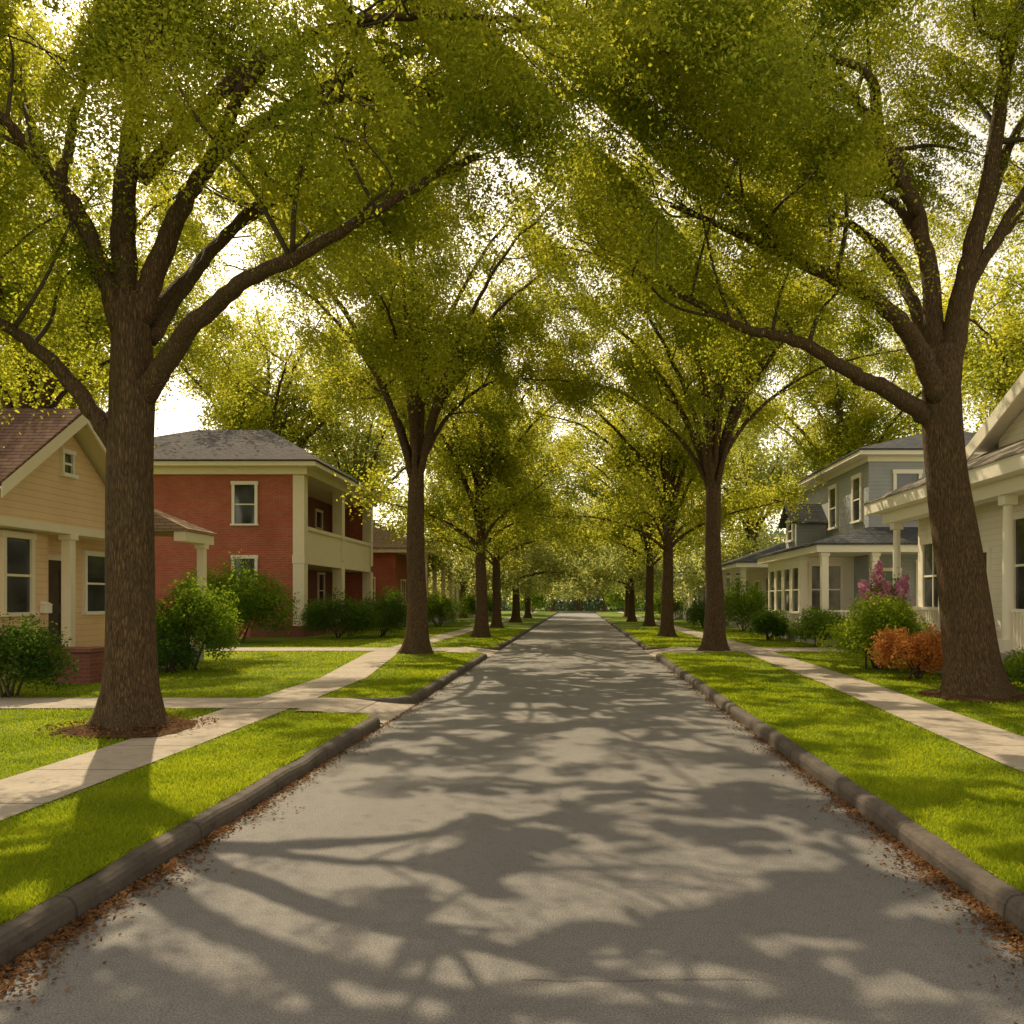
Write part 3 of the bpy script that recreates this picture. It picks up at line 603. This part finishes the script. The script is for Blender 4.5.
mb = MB(); mb.box(8.35,14.3,29.3,30.99,G-.1,.55); mb.box(8.35,10.59,30.99,38.6,G-.1,.55); mb.build('porch_floor', MT['floor'], h)
mb = MB(); mb.box(8.6,10.59,32.6,38.4,.55,3.347); sr = mb.build('sunroom', MT['white'], h)
for y in (33.4, 34.75, 36.1, 37.4): window(h, 'x', -1, 8.6, y, 2.1, .95, 1.7, 'white', 0, .1)
window(h, 'y', -1, 32.6, 9.5, 2.1, 1.1, 1.8, 'white', 1, .1)
for x, y in ((8.55,29.5),(10.3,29.5),(12.2,29.5),(14.1,29.5),(8.55,32.3)): column(h, x, y, .55, 3.347, .24, 'white')
door(h, 'y', -1, 31, 11.2, .55, .95, 2.2, 'white', 'green'); window(h, 'y', -1, 31, 13.0, 2.2, 1.2, 1.7, 'white', 1)
rail(h, 'y', 29.5, 8.7, 10.15, .55, .8); rail(h, 'x', 8.55, 29.65, 32.15, .55, .8)
mb = MB(); mb.box(9.3,10.59,36.2,38,3.7,5.1); mb.solid([(9.3,36.2,5.1),(9.3,38,5.1),(9.3,37.1,5.75)],[(10.59,36.2,5.1),(10.59,38,5.1),(10.59,37.1,5.75)])
dm = mb.build('dormer', MT['grey'], h)
mb = MB(); mb.slab([(9.0,35.95,5.0),(10.59,35.95,5.0),(10.59,37.1,5.9),(9.0,37.1,5.9)],.08); mb.slab([(9.0,37.1,5.9),(10.59,37.1,5.9),(10.59,38.25,5.0),(9.0,38.25,5.0)],.08); mb.build('dormer_roof', MT['char'], dm)
window(h, 'x', -1, 9.3, 37.1, 4.7, .8, .8, 'white', 0, .1)

# ------------------------------------------------------------------ ground, road, kerbs, walks
END = 119
struct(MB().poly([(-700,-200,-.03),(700,-200,-.03),(700,900,-.03),(-700,900,-.03)]).build('ground', MT['ground']))
struct(MB().poly([(-2.9,-12,0),(2.5,-12,0),(2.5,END,0),(-2.9,END,0)]).build('road', MT['asphalt']))
LX, RX = -2.65, 2.25
def arc(cx, cy, r, a0, a1, n=7): return [(cx+r*math.cos(math.radians(a0+(a1-a0)*k/n)), cy+r*math.sin(math.radians(a0+(a1-a0)*k/n))) for k in range(n+1)]
def line(x0, y0, x1, y1, st=.75):
    n = max(1, int(math.hypot(x1-x0, y1-y0)/st)); return [(x0+(x1-x0)*k/n, y0+(y1-y0)*k/n) for k in range(n)]
def kerb(path, side, seed):
    rng = np.random.default_rng(seed); p = np.array(path); t = norm(np.gradient(p, axis=0)); nrm = np.stack([-t[:, 1], t[:, 0]], 1)*side
    prof = [(0,-.06),(.010,.075),(.025,.105),(.05,.126),(.13,.134),(.13,-.06)]; mb = MB(); m = len(prof)
    for i in range(len(p)):
        jz = rng.normal()*.007; jo = rng.normal()*.008
        for o, z in prof: q = p[i]+nrm[i]*(o+(jo if z > 0 and o < .1 else 0)); mb.v.append((q[0], q[1], z+(jz if z > 0 else 0)))
    for i in range(len(p)-1):
        for j in range(m-1): mb.f.append((i*m+j, i*m+j+1, (i+1)*m+j+1, (i+1)*m+j))
    mb.f.append(tuple(range(m))); mb.f.append(tuple(reversed([(len(p)-1)*m+j for j in range(m)])))
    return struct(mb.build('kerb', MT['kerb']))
r = .55
def run_pts(X, y0, y1, s, c0, c1):
    pts = []
    if c0: pts += [(X+s*1.0, y0)] + arc(X+s*r, y0+r, r, 270, 180 if s > 0 else 360) 
    else: pts += [(X, y0)]
    a = (pts[-1][1]); b = y1-r if c1 else y1
    pts += line(X, a+.3, X, b, .5)
    if c1: pts += arc(X+s*r, y1-r, r, 180 if s > 0 else 0, 90) + [(X+s*1.0, y1)]
    else: pts += [(X, y1)]
    return pts
L_RUNS = [(-12, 11.9, 0, 1), (13.5, 25.4, 1, 1), (28.2, END-1, 1, 0)]; R_RUNS = [(-12, 25.2, 0, 1), (28.2, END-1, 1, 0)]
VL, VR = -3.95, 3.75
verge = []
for runs, X, s, V in ((L_RUNS, LX, -1, VL), (R_RUNS, RX, 1, VR)):
    for k, (a, b, c0, c1) in enumerate(runs):
        p = run_pts(X, a, b, s, c0, c1); kerb(p, -s, k+1 if s < 0 else k+7)
        q = np.array(p); t = norm(np.gradient(q, axis=0)); q = q-s*np.stack([-t[:, 1], t[:, 0]], 1)*.125; q = [tuple(v) for v in q]
        verge.append([(V, q[0][1])]+q+[(V, q[-1][1])])
for v in verge:
    pts = [(x, y, G) for x, y in v]
    if v[0][0] < 0: pts = pts[::-1]
    struct(MB().poly(pts).build('verge', MT['soil']))
struct(MB().poly([(-90,-12,G),(VL,-12,G),(VL,END,G),(-90,END,G)]).build('lawn', MT['soil']))
struct(MB().poly([(VR,-12,G),(90,-12,G),(90,END,G),(VR,END,G)]).build('lawn', MT['soil']))
def swl(y): return np.interp(y, [-12, 9, 17, 25, 110], [-4.5, -4.55, -4.7, -5.75, -5.75])
def swr(y): return np.interp(y, [-12, 8, 16, 28, 110], [4.45, 4.5, 5.05, 5.5, 5.5])
HW = .46
for fn in (swl, swr):
    mb = MB(); ys = np.concatenate([np.arange(-12, 40, 1.0), np.arange(40, 118, 8)])
    for y in ys: x = float(fn(y)); mb.v += [(x-HW, y, G+.012), (x+HW, y, G+.012)]
    for i in range(len(ys)-1): mb.f.append((2*i, 2*i+1, 2*i+3, 2*i+2))
    struct(mb.build('pavement', MT['walk']))
paths = []
def drive(side, y0, y1, xe, X, V, w0, w1):
    s = -1 if side == 'L' else 1
    mb = MB(); a, b = X-s*.03, X+s*.95
    mb.v += [(a,y0-.3,.006),(a,y1+.3,.006),(X+s*.55,y0,.09),(X+s*.55,y1,.09),(b,y0,G+.012),(b,y1,G+.012),(V+s*.02,y0,G+.017),(V+s*.02,y1,G+.017),(V+s*.02,w0,G+.017),(V+s*.02,w1,G+.017),(xe,w0,G+.017),(xe,w1,G+.017)]
    mb.f += [(0,1,3,2),(2,3,5,4),(4,5,7,6),(8,9,11,10)]
    paths.append((min(V+s*.02, xe), max(V+s*.02, xe), w0, w1))
    return struct(mb.build('driveway', MT['drive']))
drive('L', 11.9, 13.5, -9.6, LX, VL, 12.2, 13.5); drive('L', 25.4, 28.2, -11.5, LX, VL, 26, 27.8); drive('R', 25.2, 28.2, 8.3, RX, VR, 25.6, 27.8)
mb = MB(); rng = np.random.default_rng(3); xs = np.linspace(-.25, .8, 40); yy = 3.8+np.cumsum(rng.normal(size=40)*.004)
for i in range(40): mb.v += [(xs[i], yy[i]-.002, .004), (xs[i], yy[i]+.001+rng.uniform(0, .003), .004)]
for i in range(39): mb.f.append((2*i, 2*i+2, 2*i+3, 2*i+1))
struct(mb.build('road_crack', MT['crack']))
for (x, y, rr) in ((-5.4, 10.3, .75), (6.45, 13.8, .85)):
    mb = MB(); n = 40; rng = np.random.default_rng(int(y)); k = 6
    for j in range(k+1):
        for i in range(n): a = i/n*2*math.pi; q = rr*j/k*(1+.12*math.sin(3*a+y)+.05*rng.normal()); mb.v.append((x+q*math.cos(a), y+q*math.sin(a), G+.018+.07*(1-j/k)+rng.uniform(0, .02)*(j < k)))
    for j in range(k):
        for i in range(n): i2 = (i+1) % n; mb.f.append((j*n+i, (j+1)*n+i, (j+1)*n+i2, j*n+i2))
    struct(mb.build('mulch_bed', MT['mulch'], None, True))

# ------------------------------------------------------------------ grass blades
def pip(x, y, poly):
    ins = np.zeros(len(x), bool); n = len(poly)
    for i in range(n):
        (x0, y0), (x1, y1) = poly[i], poly[(i+1) % n]
        if y0 == y1: continue
        c = ((y0 > y) != (y1 > y)) & (x < (x1-x0)*(y-y0)/(y1-y0)+x0); ins ^= c
    return ins
def blades(name, label, xr, yr, dens, polys, seed):
    rng = np.random.default_rng(seed); k = dens*25
    n = int((xr[1]-xr[0])*k*(1/yr[0]-1/yr[1])); y = 1/rng.uniform(1/yr[1], 1/yr[0], n); x = rng.uniform(*xr, n)
    keep = np.abs(x*F/y+VX-512) < 600
    x, y = x[keep], y[keep]
    m = np.zeros(len(x), bool)
    for p in polys: m |= pip(x, y, p)
    m &= ~((np.abs(x-swl(y)) < HW+.01) | (np.abs(x-swr(y)) < HW+.01))
    for (a, b, c, d) in paths: m &= ~((x > a) & (x < b) & (y > c) & (y < d))
    for (cx, cy, rr) in ((-5.4, 10.3, .65), (6.45, 13.8, .75)): m &= np.hypot(x-cx, y-cy) > rr
    x, y = x[m], y[m]; n = len(x)
    pat = .8+.25*np.sin(x*2.3+np.sin(y*1.7)*2)*np.sin(y*1.1+x)
    hh = rng.uniform(.022, .05, n)*pat; w = .003*np.maximum(1, y/5.0)*rng.uniform(.7, 1.4, n); a = rng.uniform(0, 2*math.pi, n)
    ln = rng.normal(size=(n, 2))*hh[:, None]*.55
    b = np.stack([x, y, np.full(n, G)], 1); d = np.stack([np.cos(a)*w, np.sin(a)*w, np.zeros(n)], 1)
    tip = b+np.stack([ln[:, 0], ln[:, 1], hh], 1)
    o = fast(name, np.stack([b-d, b+d, tip], 1).reshape(-1, 3), 3, MT['grass'])
    return struct(o, label, 'stuff', 'grass')
Lp = [v for v in verge if v[0][0] < 0]; Rp = [v for v in verge if v[0][0] > 0]
blades('verge_grass', 'short bright green grass of the verge between the left kerb and pavement', (VL, LX), (3.4, 45), 13000, Lp, 61)
blades('verge_grass', 'short bright green grass of the verge between the right kerb and pavement', (RX, VR), (3.4, 45), 13000, Rp, 62)
blades('lawn_grass', 'sunlit front lawn grass on the house side of the left pavement', (-11, VL), (5.2, 50), 6000, [[(-11,0),(VL,0),(VL,60),(-11,60)]], 63)
blades('lawn_grass', 'front lawn grass on the house side of the right pavement', (VR, 8.4), (5.2, 50), 7000, [[(VR,0),(8.4,0),(8.4,60),(VR,60)]], 64)
def litter(label, X, s, seed, n, y1):
    rng = np.random.default_rng(seed); y = 1/rng.uniform(1/y1, 1/2.0, n); x = X-s*(rng.exponential(.07, n)*(.6+.5*np.sin(y*2.1)**2)+.01)
    clump = rng.uniform(size=n) < (.55+.45*np.sin(y*3.7+1)**2); x, y = x[clump], y[clump]
    p = np.stack([x, y, rng.uniform(.005, .022, len(x))], 1)
    return struct(fast('fallen_leaves', leaf_verts(p, .029, rng, 2.5, .6), 4, MT['dry']), label, 'stuff', 'leaves')
litter('brown dry leaves lying in the gutter along the left kerb', LX, -1, 71, 12000, 26); litter('brown dry leaves lying in the gutter along the right kerb', RX, 1, 72, 14000, 26)
rng = np.random.default_rng(74); n = 900; a = rng.uniform(0, 6.28, n); q = rng.uniform(.4, 1.0, n)
struct(fast('scattered_leaves', leaf_verts(np.stack([-5.4+q*np.cos(a), 10.3+q*np.sin(a), G+.06+.05*(1-q)], 1), .045, rng, 2, .5), 4, MT['dry']), 'brown leaves round the foot of the large left trunk', 'stuff', 'leaves')
# far wood
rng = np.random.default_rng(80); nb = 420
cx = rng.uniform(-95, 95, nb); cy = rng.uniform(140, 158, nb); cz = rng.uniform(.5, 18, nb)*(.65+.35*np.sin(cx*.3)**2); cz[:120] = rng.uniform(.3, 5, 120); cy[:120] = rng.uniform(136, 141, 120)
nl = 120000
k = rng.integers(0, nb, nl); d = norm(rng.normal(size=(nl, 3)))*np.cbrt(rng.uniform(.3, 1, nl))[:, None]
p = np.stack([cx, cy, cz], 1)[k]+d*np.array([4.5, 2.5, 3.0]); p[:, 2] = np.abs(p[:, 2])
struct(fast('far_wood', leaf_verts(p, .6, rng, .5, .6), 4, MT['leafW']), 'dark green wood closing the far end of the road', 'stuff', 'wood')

# ------------------------------------------------------------------ light, sky, camera
ld = bpy.data.lights.new('sun', 'SUN'); ld.energy = 5; ld.angle = math.radians(.45); ld.color = (1, .83, .55)
lo = bpy.data.objects.new('sun', ld); lo.rotation_euler = S.to_track_quat('Z', 'Y').to_euler(); C.objects.link(lo)
w = bpy.data.worlds.new('World'); bpy.context.scene.world = w; w.use_nodes = True; nt = w.node_tree
bgn = nt.nodes['Background']; sk = nt.nodes.new('ShaderNodeTexSky'); sk.sky_type = 'NISHITA'; sk.sun_disc = False
sk.sun_elevation = EL; sk.sun_rotation = AZ % (2*math.pi); sk.air_density = 1.0; sk.dust_density = 1.2; sk.ozone_density = .6
hs = nt.nodes.new('ShaderNodeHueSaturation'); hs.inputs['Saturation'].default_value = .4
tn = nt.nodes.new('ShaderNodeMix'); tn.data_type = 'RGBA'; tn.blend_type = 'MULTIPLY'; tn.inputs[0].default_value = 1; tn.inputs[7].default_value = (2.0, 1.68, 1.24, 1)
nt.links.new(sk.outputs[0], hs.inputs['Color']); nt.links.new(hs.outputs[0], tn.inputs[6]); nt.links.new(tn.outputs[2], bgn.inputs[0]); bgn.inputs[1].default_value = .14
cam = bpy.data.cameras.new('camera'); co = bpy.data.objects.new('camera', cam); C.objects.link(co)
co.location = (0, 0, EYE); co.rotation_euler = (math.radians(90), 0, 0)
cam.sensor_width = 36; cam.lens = F/1024*36; cam.shift_x = -(VX-512)/1024; cam.shift_y = (VY-512)/1024; cam.clip_end = 2000; cam.clip_start = .05
sc = bpy.context.scene; sc.camera = co
sc.view_settings.view_transform = 'Standard'; sc.view_settings.look = 'None'; sc.view_settings.exposure = 0
